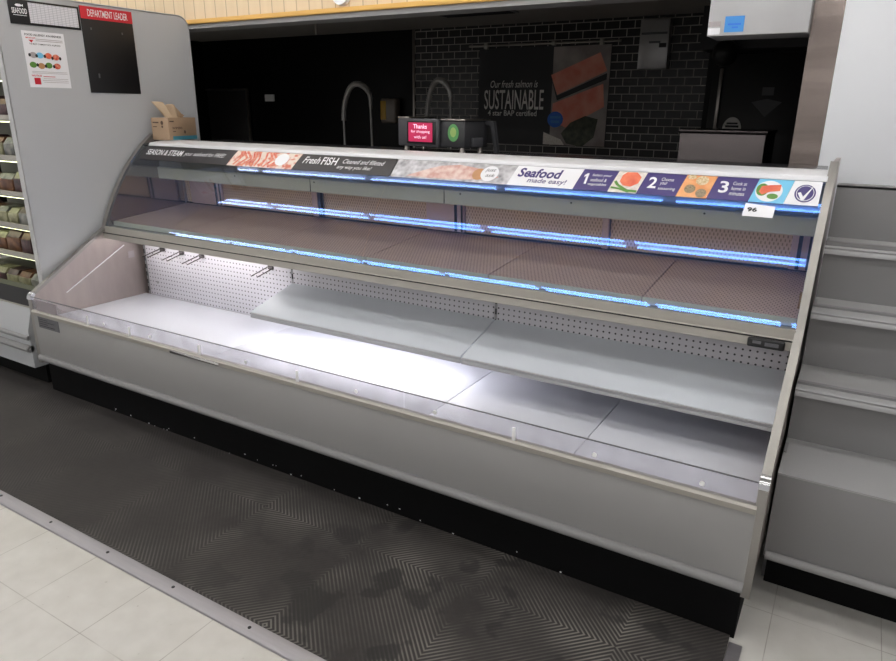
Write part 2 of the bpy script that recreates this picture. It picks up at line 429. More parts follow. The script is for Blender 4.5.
# lowered soffit in front of the far door
struct(MB().box(2.36, 4.2, 4.9, 5.36, 2.07, 2.43).build('trim_6', M['door_black']))
d1 = struct(MB().box(2.42, 3.34, 5.30, 5.358, 0, 2.05, .004).build('door_1', M['door_black']))
MB().box(2.49, 2.52, 5.275, 5.30, 1.2, 1.93, .004).build('door_edge', M['steel'], d1)
fm = lambda u, v: (u, 5.297, v)
flat('emblem', [[(2.93, 1.5), (3.06, 1.63), (2.93, 1.66), (2.80, 1.63)], rect(2.88, 2.98, 1.69, 1.76)], fm, M['label_grey'], d1)
sk = flat('sticker', [[(2.655+.085*math.cos(a), 1.385+.11*math.sin(a)) for a in [math.pi*k/14 for k in range(15)]]], fm, M['text_grey'], d1)
flat('sticker_print', [rect(2.605, 2.705, 1.43, 1.445), rect(2.595, 2.715, 1.40, 1.42)], lambda u, v: (u, 5.295, v), M['ink_black'], sk)
d2 = struct(MB().box(-4.62, -3.83, 5.31, 5.358, 0, 1.79, .003).build('door_2', M['door_black']))
MB().box(-4.65, -3.80, 5.305, 5.335, 1.765, 1.79).box(-3.83, -3.795, 5.305, 5.335, 0, 1.765).build('door_frame', M['steel'], d2)

# ------------------------------------------------------------------ floor mat and strips
tag(MB().box(-5, 3.69, -.711, .6, .001, .008, .001).build('floor_mat', M['mat']), 'black ribbed rubber floor mat running along the foot of the display case', 'floor mat')
mb = MB(); mb.prism([(-.765, .001), (-.762, .006), (-.755, .009), (-.713, .011), (-.711, .001)], -5, 3.73)
st = tag(mb.build('edge_strip', M['floor_strip']), 'long scuffed aluminium strip between the rubber mat and pale floor tiles', 'floor strip')
for k in range(24): MB().tube([(-4.8+k*.36, -.735, .009), (-4.8+k*.36, -.735, .0115)], .006, 8).build('screw', M['slot'], st)
mb = MB(); mb.box(3.692, 3.73, -.71, -.01, .001, .009, .002)
st2 = tag(mb.build('edge_strip', M['floor_strip']), 'short aluminium strip at the right end of the rubber mat', 'floor strip')
for k in range(4): MB().tube([(3.71, -.1-k*.17, .008), (3.71, -.1-k*.17, .0105)], .006, 8).build('screw', M['slot'], st2)

# ------------------------------------------------------------------ seafood case
pf = np.array([(.496,.872),(.527,.942),(.568,1.024),(.639,1.13),(.701,1.212),(.744,1.259),(.829,1.343),(.895,1.388)])
ps = np.concatenate([[0], np.cumsum(np.linalg.norm(np.diff(pf, axis=0), axis=1))])
cY = np.polyfit(ps, pf[:, 0], 3); cZ = np.polyfit(ps, pf[:, 1], 3); SMAX = float(ps[-1])
def prof(s): return (float(np.polyval(cY, s)), float(np.polyval(cZ, s)))
def pnorm(s):
    a = prof(s-.005); b = prof(s+.005); d = Vector((b[0]-a[0], b[1]-a[1])).normalized(); return Vector((-d.y, d.x))
def pline(s0, s1, n): return [prof(s0+(s1-s0)*k/n) for k in range(n+1)]
def onglass(off):
    def f(x, s):
        p = prof(s); n = pnorm(s); return (x, p[0]+n.x*off, p[1]+n.y*off)
    return f

case = thing('seafood_display_case', 'long empty grey seafood display case with curved glass and white lower deck', 'display case', (L/2, .3, 0))
xa, xb = .014, L-.022
MB().box(xa, xb, 0, .02, .2, .457, .002).build('front_panel', M['case_grey'], case)
mb = MB(); mb.tube([(xa, -.002, .205), (xb, -.002, .205)], .018, 14)
mb.build('bumper', M['bump_grey'], case)
MB().box(.04, L-.024, .02, .045, 0, .2).build('kick_plate', M['black'], case)
mb = MB(); mb.prism([(-.006, .457), (-.008, .475), (0, .482), (.02, .482), (.02, .457)], xa, xb)
rail = mb.build('front_rail', M['rail'], case)
MB().box(1.17, 1.50, -.0115, -.007, .4585, .474, .001).build('rail_joiner', M['chrome'], rail)
for a, b in ((xa, 1.245), (1.249, 2.48), (2.484, xb)):
    g = MB().box(a, b, .004, .009, .478, .554, .001).build('acrylic_guard', M['acrylic'], case)
    MB().box(a, b, .0035, .0095, .5535, .5555).build('guard_edge', M['label_grey'], g)
for x in (.52, .86, 1.36, 1.95, 2.93):
    MB().box(x, x+.012, -.002, .0038, .482, .53, .001).build('guard_bracket', M['frost'], case)
for x in (.66, 1.02, 1.66, 2.26, 2.62, 3.22, 3.55):
    MB().tube([(x, .003, .508), (x, -.001, .508)], .008, 12).build('guard_screw', M['frost'], case)
# body behind and end panels
MB().box(xa, xb, 1.15, 1.2, .1, 1.33).build('rear_panel', M['case_grey'], case)
MB().box(xa+.03, xb-.002, .05, 1.15, .002, .17).build('base_plinth', M['black'], case)
MB().box(xa, xb, .05, 1.15, .17, .405).build('base_body', M['case_grey'], case)
endp = [(.012, .17), (.012, .55), (.50, .862)] + [(p[0]+.01, p[1]-.006) for p in pline(0.03, SMAX, 14)] + [(1.2, 1.385), (1.2, 0.17)]
tl = [(0, .17), (.004, .552), (.012, .566), (.494, .868)] + pline(.012, SMAX, 24)
for side, (p0, p1, t0, t1) in {'l': (-.014, .012, -.018, .014), 'r': (L-.02, L-.004, L-.026, L)}.items():
    e = MB().prism(endp, p0, p1).build('end_panel', M['steel_dim'], case)
    tr = MB().sweep(tl, t0, t1, .016).build('end_trim', M['trim_steel'], e, sharp=50)
    MB().sweep([(-.002, .538), (.001, .552), (.010, .568), (.022, .576)], t0-.001, t1+.001, .02).build('corner_cap', M['chrome'], e, sharp=60)
lin = [(p[0]+.016, p[1]-.004) for p in pline(.05, SMAX-.09, 12)]
for x in (.0125, L-.0235):
    MB().prism([(.545, .878), (1.08, .878), (1.06, 1.29), (lin[-1][0]+.06, 1.29)] + lin[::-1], x, x+.002).build('end_liner', M['liner'], case)
# lower deck, back pegboards
for a, b in ((xa, 1.278), (1.281, 2.508), (2.511, 3.105), (3.108, xb)):
    MB().box(a, b, .085, .705, .405, .42, .002).build('deck_pan', M['deck'], case)
MB().prism([(.02, .40), (.02, .448), (.07, .448), (.084, .425), (.084, .40)], xa, xb).build('front_duct', M['deck'], case)
for a, b in ((.062, 1.276), (1.29, 2.494), (2.508, xb-.02)):
    MB().box(a, b, .706, .716, .42, .815, .001).build('pegboard', M['peg'], case)
for x in (.045, 1.283, 2.501, xb-.01):
    u = MB().box(x-.006, x+.006, .708, .73, .42, .82).build('slotted_upright', M['gondola_rail'], case)
    for k in range(8): MB().box(x-.003, x+.003, .705, .709, .44+k*.048, .466+k*.048).build('slot', M['slot'], u)
MB().tube([(.145, .703, .506), (.145, .706, .506)], .009, 12).build('peg_cap', M['gondola_rail'], case)
MB().box(.012, .0135, .62, .66, .66, .70).build('paper_label', M['label_pale'], case)
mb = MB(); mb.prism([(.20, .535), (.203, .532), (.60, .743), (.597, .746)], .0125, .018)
mb.build('streak_bar', M['white'], case)  # reflection streak on the end panel, built as a slanted white bar
for a, b in ((1.285, 2.499), (2.505, xb-.012)):
    mb = MB(); mb.prism([(.702, .645), (.702, .658), (.405, .578), (.398, .573), (.398, .545), (.41, .545), (.41, .566)], a, b)
    sh = mb.build('shelf', M['shelf'], case)
    MB().prism([(.398, .571), (.392, .570), (.392, .563), (.395, .558), (.392, .553), (.392, .546), (.398, .545)], a, b).build('price_rail', M['gondola_rail'], sh)
    MB().prism([(.41, .565), (.70, .642), (.70, .60), (.41, .55)], a+.002, a+.004).build('bracket', M['shelf'], sh)
mb = MB(); mb.box(1.33, 2.47, .425, .45, .548, .563, .003)
mb.build('shelf_lamp', M['lamp'], case)
MB().box(.10, 1.22, .575, .60, .795, .8028, .002).build('rail_fill_lamp', M['lamp2'], case)  # unseen lamp added to brighten the left deck and pegboard
# rail that carries the glass
mb = MB(); mb.prism([(.491, .874), (.489, .842), (.478, .836), (.476, .806), (.481, .803), (.716, .803), (.716, .868), (.503, .868), (.503, .874)], xa, xb)
ur = mb.build('upper_rail', M['rail'], case, sharp=20)
MB().box(xa, xb, .4765, .483, .8355, .839).build('rail_groove', M['slot'], ur)
th = MB().box(3.565, 3.68, .462, .478, .804, .836, .006, 3).build('thermometer', M['ink_black'], case)
MB().box(3.582, 3.608, .4605, .463, .818, .828).build('display_window', M['label_grey'], th)
MB().box(3.62, 3.662, .4605, .463, .814, .826).build('display_window', M['label_grey'], th)
# perforated display deck
xs = [xa+.006, .635, 1.27, 1.905, 2.54, 3.18, xb-.006]
for a, b in zip(xs, xs[1:]):
    mb = MB(); mb.prism([(.55, .898), (1.1, .948), (1.1, .94), (.556, .888), (.556, .874), (.55, .874)], a+.002, b-.002)
    pn = mb.build('perforated_pan', M['perf'], case)
    MB().box(a+.002, b-.002, .547, .5495, .872, .899).build('pan_lip', M['valance'], pn)
MB().box(xa, xb, .55, 1.15, .868, .872).build('pan_support', M['canopy'], case)
# rear mirror doors with posts; the mirrored deck is painted on as tan perforation
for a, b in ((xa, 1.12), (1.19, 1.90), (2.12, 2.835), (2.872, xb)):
    MB().prism([(1.1, .95), (1.11, .95), (1.085, 1.30), (1.075, 1.30)], a, b).build('rear_door', M['deck_reflection'], case)
MB().box(xa, xb, 1.09, 1.13, .945, .955).build('door_track', M['dark_strip'], case)
for a, b in ((.085, .37), (1.90, 2.12), (3.61, xb-.02)):
    p = MB().prism([(1.075, .955), (1.095, .955), (1.075, 1.30), (1.055, 1.30)], a, b, bev=.003).build('rear_post', M['post'], case)
    MB().prism([(1.07, .958), (1.076, .958), (1.056, 1.29), (1.05, 1.29)], b-.05, b-.036).prism([(1.07, .958), (1.076, .958), (1.056, 1.29), (1.05, 1.29)], b-.012, b-.004).build('post_gasket', M['dark_strip'], p)
for a, b in ((1.125, 1.165), (2.84, 2.87)):
    p = MB().prism([(1.07, .955), (1.09, .955), (1.07, 1.30), (1.05, 1.30)], a, b, bev=.004).build('rear_mullion', M['post'], case)
    if b < 2: MB().prism([(1.075, .958), (1.09, .958), (1.07, 1.29), (1.055, 1.29)], b, b+.022).build('post_gasket', M['dark_strip'], p)
# canopy above the display
MB().prism([(.915, 1.128), (.915, 1.30), (.85, 1.315), (1.15, 1.33), (1.15, 1.2), (1.08, 1.2), (.935, 1.128)], xa, xb).build('canopy', M['canopy'], case)
va = MB().prism([(.9, 1.122), (.897, 1.186), (.905, 1.19), (.915, 1.19), (.915, 1.118), (.905, 1.118)], xa, xb).build('canopy_valance', M['valance'], case)
for x in (.7, 1.3, 2.2, 2.75, 3.3): MB().tube([(x, .8985, 1.172), (x, .895, 1.172)], .004, 8).build('rivet', M['slot'], va)
for x in (1.27, 2.11): MB().box(x, x+.002, .895, .9, 1.121, 1.187).build('valance_joint', M['slot'], va)
# top: white nosing then the dark worktop behind it
a0 = prof(.556); a1 = prof(.575)
MB().prism([(a0[0]-.002, a0[1]), (a1[0]-.006, a1[1]+.004), (.90, 1.350), (.985, 1.353), (.985, 1.33), (a0[0]+.03, 1.316)], xa+.06, xb, bev=.002).build('top_nosing', M['white'], case)
MB().prism([(a0[0], a0[1]), (.90, 1.348), (.985, 1.351), (.985, 1.33), (a0[0]+.03, 1.316)], xa, xa+.06).build('nosing_end', M['worktop'], case)
MB().box(xa, xb-.03, .985, 1.45, 1.318, 1.336, .002).build('rear_worktop', M['worktop'], case)
# curved glass
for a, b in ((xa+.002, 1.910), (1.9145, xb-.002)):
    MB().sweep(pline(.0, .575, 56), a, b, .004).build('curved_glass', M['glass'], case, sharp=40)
MB().box(.105, .112, .775, .79, 1.27, 1.295).build('glass_clip', M['chrome'], case)

# printed strip along the top of the glass
S0, S1 = .447, .553
def signpanel(x0, x1, m, sl0=0., sl1=0., lab=None):
    n = 10; f = onglass(.0012); fb = onglass(.0002); mb = MB(); rows = []
    for k in range(n+1):
        s = S0+(S1-S0)*k/n; t = k/n
        rows.append([mb.bm.verts.new(g(x, s)) for x in (x0+sl0*(t-.5), x1+sl1*(t-.5)) for g in (f, fb)])
    for a, b in zip(rows, rows[1:]):
        mb.bm.faces.new([a[0], a[2], b[2], b[0]]); mb.bm.faces.new([a[3], a[1], b[1], b[3]])
        mb.bm.faces.new([a[1], a[0], b[0], b[1]]); mb.bm.faces.new([a[2], a[3], b[3], b[2]])
    a, b = rows[0], rows[-1]
    mb.bm.faces.new([a[0], a[1], a[3], a[2]]); mb.bm.faces.new([b[2], b[3], b[1], b[0]])
    o = mb.build('sign_panel', m, case)
    if lab: plab(o, lab)
    return o
F = onglass(.0022); F2 = onglass(.0028); F3 = onglass(.0034)
def H(t): return S0+(S1-S0)*t
SL = .02
p = signpanel(.075, .833, M['sign_black'], 0, SL, 'black sign panel reading SEASON & STEAM your seafood for FREE!')
lettering('lettering', [T('SEASON & STEAM', .112, .425, H(.35), .042, bold=.02), T('your seafood for FREE!', .442, .775, H(.36), .036, shear=.25)], F, M['sign_white'], p)
p = signpanel(.834, 1.305, M['crabbg'], SL, SL, 'sign panel with a picture of red crab legs')
st_ = []
for k in range(9):
    x = .87+k*.032; st_ += stroke([(x, H(.05)), (x+.03+.02*math.sin(k), H(.5)), (x+.012*math.cos(k*2), H(.95))], .013)
flat('picture', st_, F, M['crab'], p)
flat('badge', [circ(1.2, H(.55), .045, .04)], F2, M['sign_white'], p)
p = signpanel(1.306, 1.909, M['sign_black'], SL, 0, 'black sign panel reading Fresh FISH Cleaned and filleted any way you like!')
lettering('lettering', [T('Fresh', 1.345, 1.455, H(.42), .045, shear=.3, bold=.01), T('FISH', 1.468, 1.565, H(.4), .05, bold=.015), T('Cleaned and filleted', 1.60, 1.85, H(.55), .028, shear=.3), T('any way you like!', 1.58, 1.79, H(.18), .028, shear=.3)], F, M['sign_white'], p)
p = signpanel(1.916, 2.527, M['ice'], 0, SL, 'sign panel with a picture of a pink fish on crushed ice')
flat('picture', [[(2.0, H(.1)), (2.08, H(.45)), (2.16, H(.75)), (2.26, H(.86)), (2.36, H(.72)), (2.44, H(.5)), (2.47, H(.3)), (2.4, H(.16)), (2.28, H(.08)), (2.12, H(.06))]], F, M['fish'], p)
flat('picture', [circ(2.37, H(.42), .032, .032)], F2, M['tan'], p)
flat('badge', [circ(2.42, H(.48), .042, .042)], F3, M['sign_white'], p)
lettering('lettering', [T('just', 2.395, 2.445, H(.52), .024, shear=.3), T('ask', 2.405, 2.45, H(.3), .018, shear=.3)], onglass(.004), M['ink_black'], p)
p = signpanel(2.528, 2.822, M['sign_white'], SL, SL, 'white sign panel reading Seafood made easy!')
lettering('lettering', [T('Seafood', 2.552, 2.748, H(.42), .05, shear=.2, bold=.03), T('made easy!', 2.605, 2.778, H(.1), .032, shear=.2, bold=.01)], F, M['sign_purple'], p)
def stepcell(x0, x1, num, nx, txt):
    q = signpanel(x0, x1, M['sign_purple'], SL, SL, 'purple sign panel with step %s %s' % (num, ' '.join(t for t, *_ in txt)))
    its = [] if num == '1' else [T(num, nx, nx+.032, H(.28), .055, bold=.02)]
    if num == '1':
        flat('numeral', [[(nx+.006, H(.28)), (nx+.015, H(.28)), (nx+.015, H(.8)), (nx+.008, H(.8)), (nx-.002, H(.7)), (nx-.002, H(.6)), (nx+.006, H(.66))]], F, M['sign_white'], q)
    for k, (t, a, b) in enumerate(txt): its.append(T(t, a, b, H(.64-.22*k), .0165, shear=.15))
    lettering('lettering', its, F, M['sign_white'], q); return q
stepcell(2.823, 2.966, '1', 2.845, [('Select your', 2.875, 2.955), ('seafood &', 2.873, 2.94), ('vegetables', 2.868, 2.945)])
p = signpanel(2.967, 3.079, M['pale'], SL, SL, 'sign panel with a picture of orange salmon and green stalks')
flat('picture', [[(2.992, H(.5)), (2.996, H(.8)), (3.01, H(.96)), (3.05, H(.97)), (3.072, H(.75)), (3.066, H(.45)), (3.04, H(.28)), (3.01, H(.32))]], F, M['salmon'], p)
flat('picture', stroke([(2.975, H(.5)), (2.99, H(.32)), (3.03, H(.1)), (3.07, H(.08))], .011)+stroke([(2.965, H(.2)), (3.0, H(.16)), (3.04, H(.04))], .009), F2, M['green'], p)
stepcell(3.080, 3.228, '2', 3.104, [('Choose', 3.150, 3.196), ('your', 3.148, 3.176), ('seasoning', 3.146, 3.21)])
p = signpanel(3.229, 3.338, M['sign_orange'], SL, SL, 'orange sign panel with a picture of seasoning bowls')
flat('picture', [circ(3.258, H(.9), .017, .011), circ(3.298, H(.76), .023, .022)], F, M['beige_food'], p)
flat('picture', [circ(3.262, H(.36), .02, .02), circ(3.305, H(.2), .019, .02)], F, M['grey_food'], p)
stepcell(3.339, 3.480, '3', 3.362, [('Cook at', 3.407, 3.454), ('home in', 3.405, 3.453), ('minutes', 3.402, 3.453)])
p = signpanel(3.481, 3.594, M['cyan'], SL, SL, 'light blue sign panel with a picture of salmon on a white plate')
flat('picture', [circ(3.53, H(.48), .044, .047)], F, M['sign_white'], p)
flat('picture', [circ(3.508, H(.52), .02, .028), circ(3.545, H(.26), .018, .012)], F2, M['green'], p)
flat('picture', [[(3.498, H(.42)), (3.504, H(.66)), (3.53, H(.72)), (3.566, H(.76)), (3.566, H(.5)), (3.535, H(.44)), (3.51, H(.3))]], F3, M['salmon'], p)
p = signpanel(3.595, xb-.012, M['sign_white'], SL, 0, 'white sign panel with a purple check mark seal')
flat('badge', [circ(3.645, H(.47), .033, .039)], F, M['sign_purple'], p)
flat('badge', [[(3.645+.028*math.cos(a), H(.47)+.034*math.sin(a)) for a in [2*math.pi*k/28 for k in range(28)]]], F2, M['sign_white'], p)
flat('badge', [circ(3.645, H(.47), .026, .0315)], F3, M['sign_purple'], p)
flat('check_mark', [[(3.622, H(.46)), (3.631, H(.5)), (3.641, H(.32)), (3.672, H(.88)), (3.645, H(.18)), (3.636, H(.18))]], onglass(.004), M['sign_white'], p)
# shelf tag hanging below the strip
def tagpt(off): 
    n = pnorm(.40); a = prof(.437); b = prof(.383)
    return lambda u, v: (u, b[0]+(a[0]-b[0])*v+n.x*off, b[1]+(a[1]-b[1])*v+n.y*off)
fa, fb = tagpt(.006), tagpt(.0045)
mb = MB(); c4 = [(3.463, 0), (3.562, 0), (3.564, .86), (3.466, 1.)]
va_ = [mb.bm.verts.new(fa(*q)) for q in c4]; vb_ = [mb.bm.verts.new(fb(*q)) for q in c4]
mb.bm.faces.new(va_); mb.bm.faces.new(vb_[::-1])
for k in range(4): mb.bm.faces.new([va_[k], vb_[k], vb_[(k+1) % 4], va_[(k+1) % 4]])
tg = plab(mb.build('shelf_tag', M['sign_white'], case), 'small white tag numbered 96')
lettering('lettering', [T('96', 3.476, 3.508, .34, .34, bold=.04)], tagpt(.007), M['ink_black'], tg)
# data plate and label at the left end
dp = MB().box(.06, .25, -.0025, .0005, .390, .452).build('data_plate', M['label_grey'], case)
mb = MB()
for k in range(4): mb.box(.07, .15 if k % 2 else .21, -.0035, -.0024, .402+k*.012, .405+k*.012)
mb.build('plate_print', M['slot'], dp)
MB().box(.06, .25, .0018, .0036, .487, .545).build('paper_label', M['label_mid'], case)
MB().box(L-.034, L-.022, .56, .575, .93, .985, .002).build('tape_scrap', M['cardboard'], case)
mb = MB()
for k in range(26): 
    x = random.uniform(.5, 3.5); q_ = random.uniform(.001, .035); mb.box(x, x+random.uniform(.002, .008), .0188, .0201, q_, q_+random.uniform(.002, .006))
sc = mb.build('paint_chips', M['sign_white'], case); sc['kind'] = 'stuff'

# ------------------------------------------------------------------ peg hooks
def hook(x, label):
    h = thing('peg_hook', label, 'hook', (x, .706, .722), 0, 'wire peg hooks on the pegboard')
    w = .022
    pth = [(-w, -.13, -.024)] + [(-w, -.02, 0.0)] + [(-w*math.cos(a), -.012-.004*math.sin(a), .004) for a in [math.pi*k/6 for k in range(1, 6)]] + [(w, -.02, 0.0), (w, -.13, -.024)]
    MB().tube(pth, .0032, 8).build('hook_wire', M['hook'], h, False)
    MB().box(-.016, .016, -.014, 0, -.008, .014, .002).build('hook_plate', M['hook'], h, False)
    return h
hook(.235, 'wire peg hook nearest the left end of the pegboard')
hook(.41, 'second wire peg hook from the left end of the pegboard')
hook(.585, 'third wire peg hook from the left end of the pegboard')
hook(1.135, 'lone wire peg hook near the left end of the upper white shelf')

# ------------------------------------------------------------------ tissue box
ang = math.atan2(.025, .125)
tb = thing('tissue_box', 'brown cardboard wiper box with a tissue pulled up, left end of case top', 'tissue box', (.155, .905, 1.3535), ang)
W, D, Hh = .127, .25, .13
MB().box(-W, 0, 0, D, 0, Hh, .002).build('box', M['kraft'], tb, False)
mb = MB()
def tis():
    n, m_ = 14, 7; g = []
    for j in range(m_+1):
        r = []
        t = j/m_
        for i in range(n+1):
            a = i/n
            x = -W/2 + .012*math.sin(a*9)*(.4+t) + t*(-.075+.10*a)
            y = .06+a*.12 - t*.03*(1-a) + .015*math.sin(a*6)*t
            z = Hh-.006 + t*(.098-.03*a-.05*a**5 + .008*math.sin(a*12)) + .008*math.sin(a*6+t*3)*t
            r.append(mb.bm.verts.new((x, y, z)))
        g.append(r)
    back = [[mb.bm.verts.new((v.co.x+.012+.02*math.sin(i*.9), v.co.y, v.co.z)) for i, v in enumerate(r)] for r in g]
    for G, fl in ((g, 1), (back, -1)):
        for a, b in zip(G, G[1:]):
            for k in range(n): mb.bm.faces.new([a[k], a[k+1], b[k+1], b[k]][::fl])
    for a, b in zip([g[-1]], [back[-1]]):
        for k in range(n): mb.bm.faces.new([a[k], a[k+1], b[k+1], b[k]])
tis()
mb.build('tissue', M['tissue'], tb, False, sharp=60)
fr = lambda u, v: (.0012, u, v)          # right face of the box
ff = lambda u, v: (u, -.0012, v)
flat('colour_band', [rect(.03, D, .0, .022)], fr, M['teal'], tb, False)
lettering('lettering', [T('WIPERS', .03, .12, .062, .014, bold=.02)], fr, M['kraft_ink'], tb, False)
flat('printed_marks', [rect(.012, .05, .105, .112), circ(.14, .045, .008, .01), rect(.035, .06, .048, .052)], fr, M['kraft_ink'], tb, False)
flat('printed_marks', [rect(-.115, -.07, .098, .106), circ(-.045, .1, .01, .012), rect(-.115, -.085, .075, .08), circ(-.045, .078, .007)], ff, M['kraft_ink'], tb, False)

# ------------------------------------------------------------------ label scale on the worktop
sc_ = thing('label_scale', 'black deli scale with pink screen and green round sticker on case top', 'scale', (1.615, 1.255, 1.337), math.atan2(-.09, .45))
MB().box(.0, .46, .0, .184, .026, .156, .006).build('body', M['device'], sc_, False)
bz = MB().box(.005, .30, -.022, .0, .024, .164, .006).build('display_head', M['device_light'], sc_, False)
MB().box(.075, .285, -.0245, -.021, .036, .152, .003).build('bezel', M['ink_black'], bz, False)
scr = MB().box(.088, .262, -.0262, -.024, .048, .144).build('screen', M['screen'], bz, False)
fs = lambda u, v: (u, -.0272, v)
lettering('lettering', [T('Thanks', .125, .225, .114, .022, bold=.02), T('for shopping', .108, .245, .089, .018, bold=.01), T('with us!', .13, .22, .064, .016, bold=.01)], fs, M['screen_text'], bz, False)
flat('sticker', [circ(.385, .098, .037, .043)], lambda u, v: (u, -.0012, v), M['sticker_green'], sc_, False)
flat('sticker_print', [circ(.385, .101, .02, .024)], lambda u, v: (u, -.0018, v), M['sticker_inner'], sc_, False)
MB().box(-.005, .08, -.015, .19, .1642, .172, .002).build('platter', M['steel'], sc_, False)
MB().box(.302, .47, -.008, .192, .157, .165, .002).build('platter', M['steel'], sc_, False)
MB().box(.46, .475, .05, .13, .03, .075, .003).build('printer_slot', M['device_light'], sc_, False)
mb = MB(); mb.prism([(.46, .14), (.495, .135), (.525, .0), (.545, .0), (.515, .155), (.46, .157)], .16, .18, 'y')
mb.build('support_arm', M['device'], sc_, False)
for x, y in ((.03, .02), (.43, .02), (.03, .16), (.43, .16)):
    MB().tube([(x, y, 0), (x, y, .028)], [.016, .012], 12).build('foot', M['steel'], sc_, False)

# ------------------------------------------------------------------ left cooler with its grey side panel
cl = thing('refrigerated_cooler', 'tall open grocery cooler with a plain grey side panel left of the case', 'cooler', (-.6, .6, 0))
def rrect(y0, y1, z0, z1, r):
    out = [(y0, z0), (y1, z0)]
    for k in range(9): a = k/8*math.pi/2; out.append((y1-r+r*math.cos(a), z1-r+r*math.sin(a)))
    for k in range(5): a = math.pi/2+k/4*math.pi/2; out.append((y0+.03+.03*math.cos(a), z1-.03+.03*math.sin(a)))
    return out
sp = MB().prism(rrect(.115, 1.285, .0, 2.085, .07), -.072, -.038).build('side_panel', M['panel'], cl)
o2 = rrect(.108, 1.292, .0, 2.092, .076)
mb = MB(); n_ = len(o2); inner = rrect(.115, 1.285, .0, 2.085, .07)
for k in range(1, n_-1):
    q = [o2[k], o2[k+1], inner[k+1], inner[k]]
    mb.prism(q, -.074, -.036)
q = [o2[-1], o2[0], inner[0], inner[-1]]; mb.prism(q, -.074, -.036)
mb.build('panel_trim', M['paneledge'], sp)
cx0 = -1.6
MB().box(cx0, -.074, .78, .84, .0, 2.07).build('back_panel', M['cooler_in'], cl)
MB().box(cx0, -.074, .12, .84, 1.9, 2.07, .004).build('top_canopy', M['panel'], cl)
MB().box(cx0, -.074, .12, .78, .12, .46).build('base_body', M['cooler_in'], cl)
MB().prism([(.0, .34), (.04, .47), (.12, .47), (.12, .12), (.0, .12)], cx0, -.074).build('base_front', M['panel'], cl)
mb = MB()
for z, r in ((.235, .022), (.30, .014)): mb.tube([(cx0, -.004, z), (-.074, -.004, z)], r, 10)
mb.build('bumper', M['bump_grey'], cl)
gr = MB().prism([(.04, .47), (.06, .565), (.12, .565), (.12, .47)], cx0, -.074).build('vent_grille', M['darkgrille'], cl)
MB().box(cx0, -.074, .036, .05, .466, .474).build('grille_edge', M['rail'], gr)
MB().box(cx0, -.074, .06, .12, .0, .12).build('kick_plate', M['black'], cl)
lev = [.685, .86, 1.05, 1.255, 1.475, 1.69]
for z in lev:
    s_ = MB().box(cx0, -.076, .24, .78, z-.006, z+.006).build('shelf', M['cooler_in'], cl)
    MB().prism([(.236, z-.012), (.225, z-.004), (.228, z+.022), (.240, z+.022), (.24, z-.012)], cx0, -.076).build('price_rail', M['rail'], s_)
    MB().box(cx0+.02, -.09, .245, .265, z-.018, z-.008).build('shelf_lamp', M['cooler_lamp'], s_)
kinds = [('pack_a', 'brown'), ('pack_b', 'dark red'), ('pack_c', 'pale'), ('pack_d', 'grey')]
ordn = ['bottom', 'second lowest', 'third lowest', 'fourth lowest', 'fifth lowest', 'top']
for li, z in enumerate([.566]+lev[:5]):
    x = -.1; k = 0
    while x > -.95:
        w = random.uniform(.10, .16); h = random.uniform(.09, .125) if li else .1
        mk, cn = kinds[(li*2+k*3+(k//2)) % 4]
        pos_w = ['against the side panel', 'second from the side panel', 'third from the side panel', 'fourth from the side panel', 'fifth from the side panel', 'sixth from the side panel', 'seventh from the side panel', 'eighth from the side panel'][k]
        g = thing('food_package', '%s food pack on the %s cooler level, %s' % (cn, ordn[li], pos_w), 'food pack', (x-w/2, .33, z+.0065 if li else .4605), 0, 'packs on the cooler shelves')
        MB().box(-w/2, w/2, -.06, .09, 0, h*.72, .008).build('tray', M[mk], g, False)
        MB().prism([(-.055, h*.72), (.085, h*.72), (.05, h), (-.03, h)], -w/2+.006, w/2-.006).build('film_lid', M[kinds[(li+k+1) % 4][0]], g, False)
        x -= w+.015; k += 1
# notices on the side panel
XP = -.0378
def onpanel(d): return lambda u, v: (XP+d, u, v)
nb = thing('schedule_board', 'black SEAFOOD schedule board with a white ruled sheet on grey panel', 'notice board', (XP, .37, 1.945))
MB().box(XP, XP+.006, .183, .557, 1.945, 2.062, .001).build('board', M['ink_black'], nb)
MB().box(XP+.006, XP+.0072, .283, .545, 1.956, 2.052).build('ruled_sheet', M['sheet'], nb)
lettering('lettering', [T('SEAFOOD', .196, .272, 1.995, .026, bold=.02)], onpanel(.0072), M['sign_white'], nb)
flat('fish_mark', [circ(.233, 2.034, .017, .0065), [(.246, 2.034), (.256, 2.041), (.256, 2.027)], rect(.2, .268, 1.986, 1.9885)], onpanel(.0075), M['sign_white'], nb)
dl = thing('department_board', 'black board with red DEPARTMENT LEADER header on the grey panel', 'notice board', (XP, .72, 1.62))
MB().box(XP, XP+.006, .563, .882, 1.62, 2.072, .001).build('board', M['ink_black'], dl)
hd = MB().box(XP+.006, XP+.0075, .563, .882, 2.008, 2.072).build('header', M['red'], dl)
lettering('lettering', [T('DEPARTMENT LEADER', .605, .85, 2.022, .036, bold=.005)], onpanel(.0082), M['sign_white'], hd)
for ya, yb, za, zb in ((.61, .617, 1.952, 1.964), (.8, .807, 1.942, 1.954), (.62, .628, 1.70, 1.724)): MB().box(XP+.006, XP+.011, ya, yb, za, zb, .001).build('photo_clip', M['label_grey'], dl)
fl = thing('allergy_flyer', 'white food allergy flyer with small food pictures below the schedule board', 'poster', (XP, .34, 1.64))
MB().box(XP, XP+.0012, .228, .452, 1.64, 1.917).build('paper', M['sign_white'], fl)
f4 = onpanel(.002)
lettering('lettering', [T('FOOD ALLERGY AWARENESS', .242, .436, 1.894, .010, bold=.02), T('THE MOST COMMON FOOD ALLERGENS', .258, .425, 1.851, .007, bold=.01)], f4, M['ink_black'], fl)
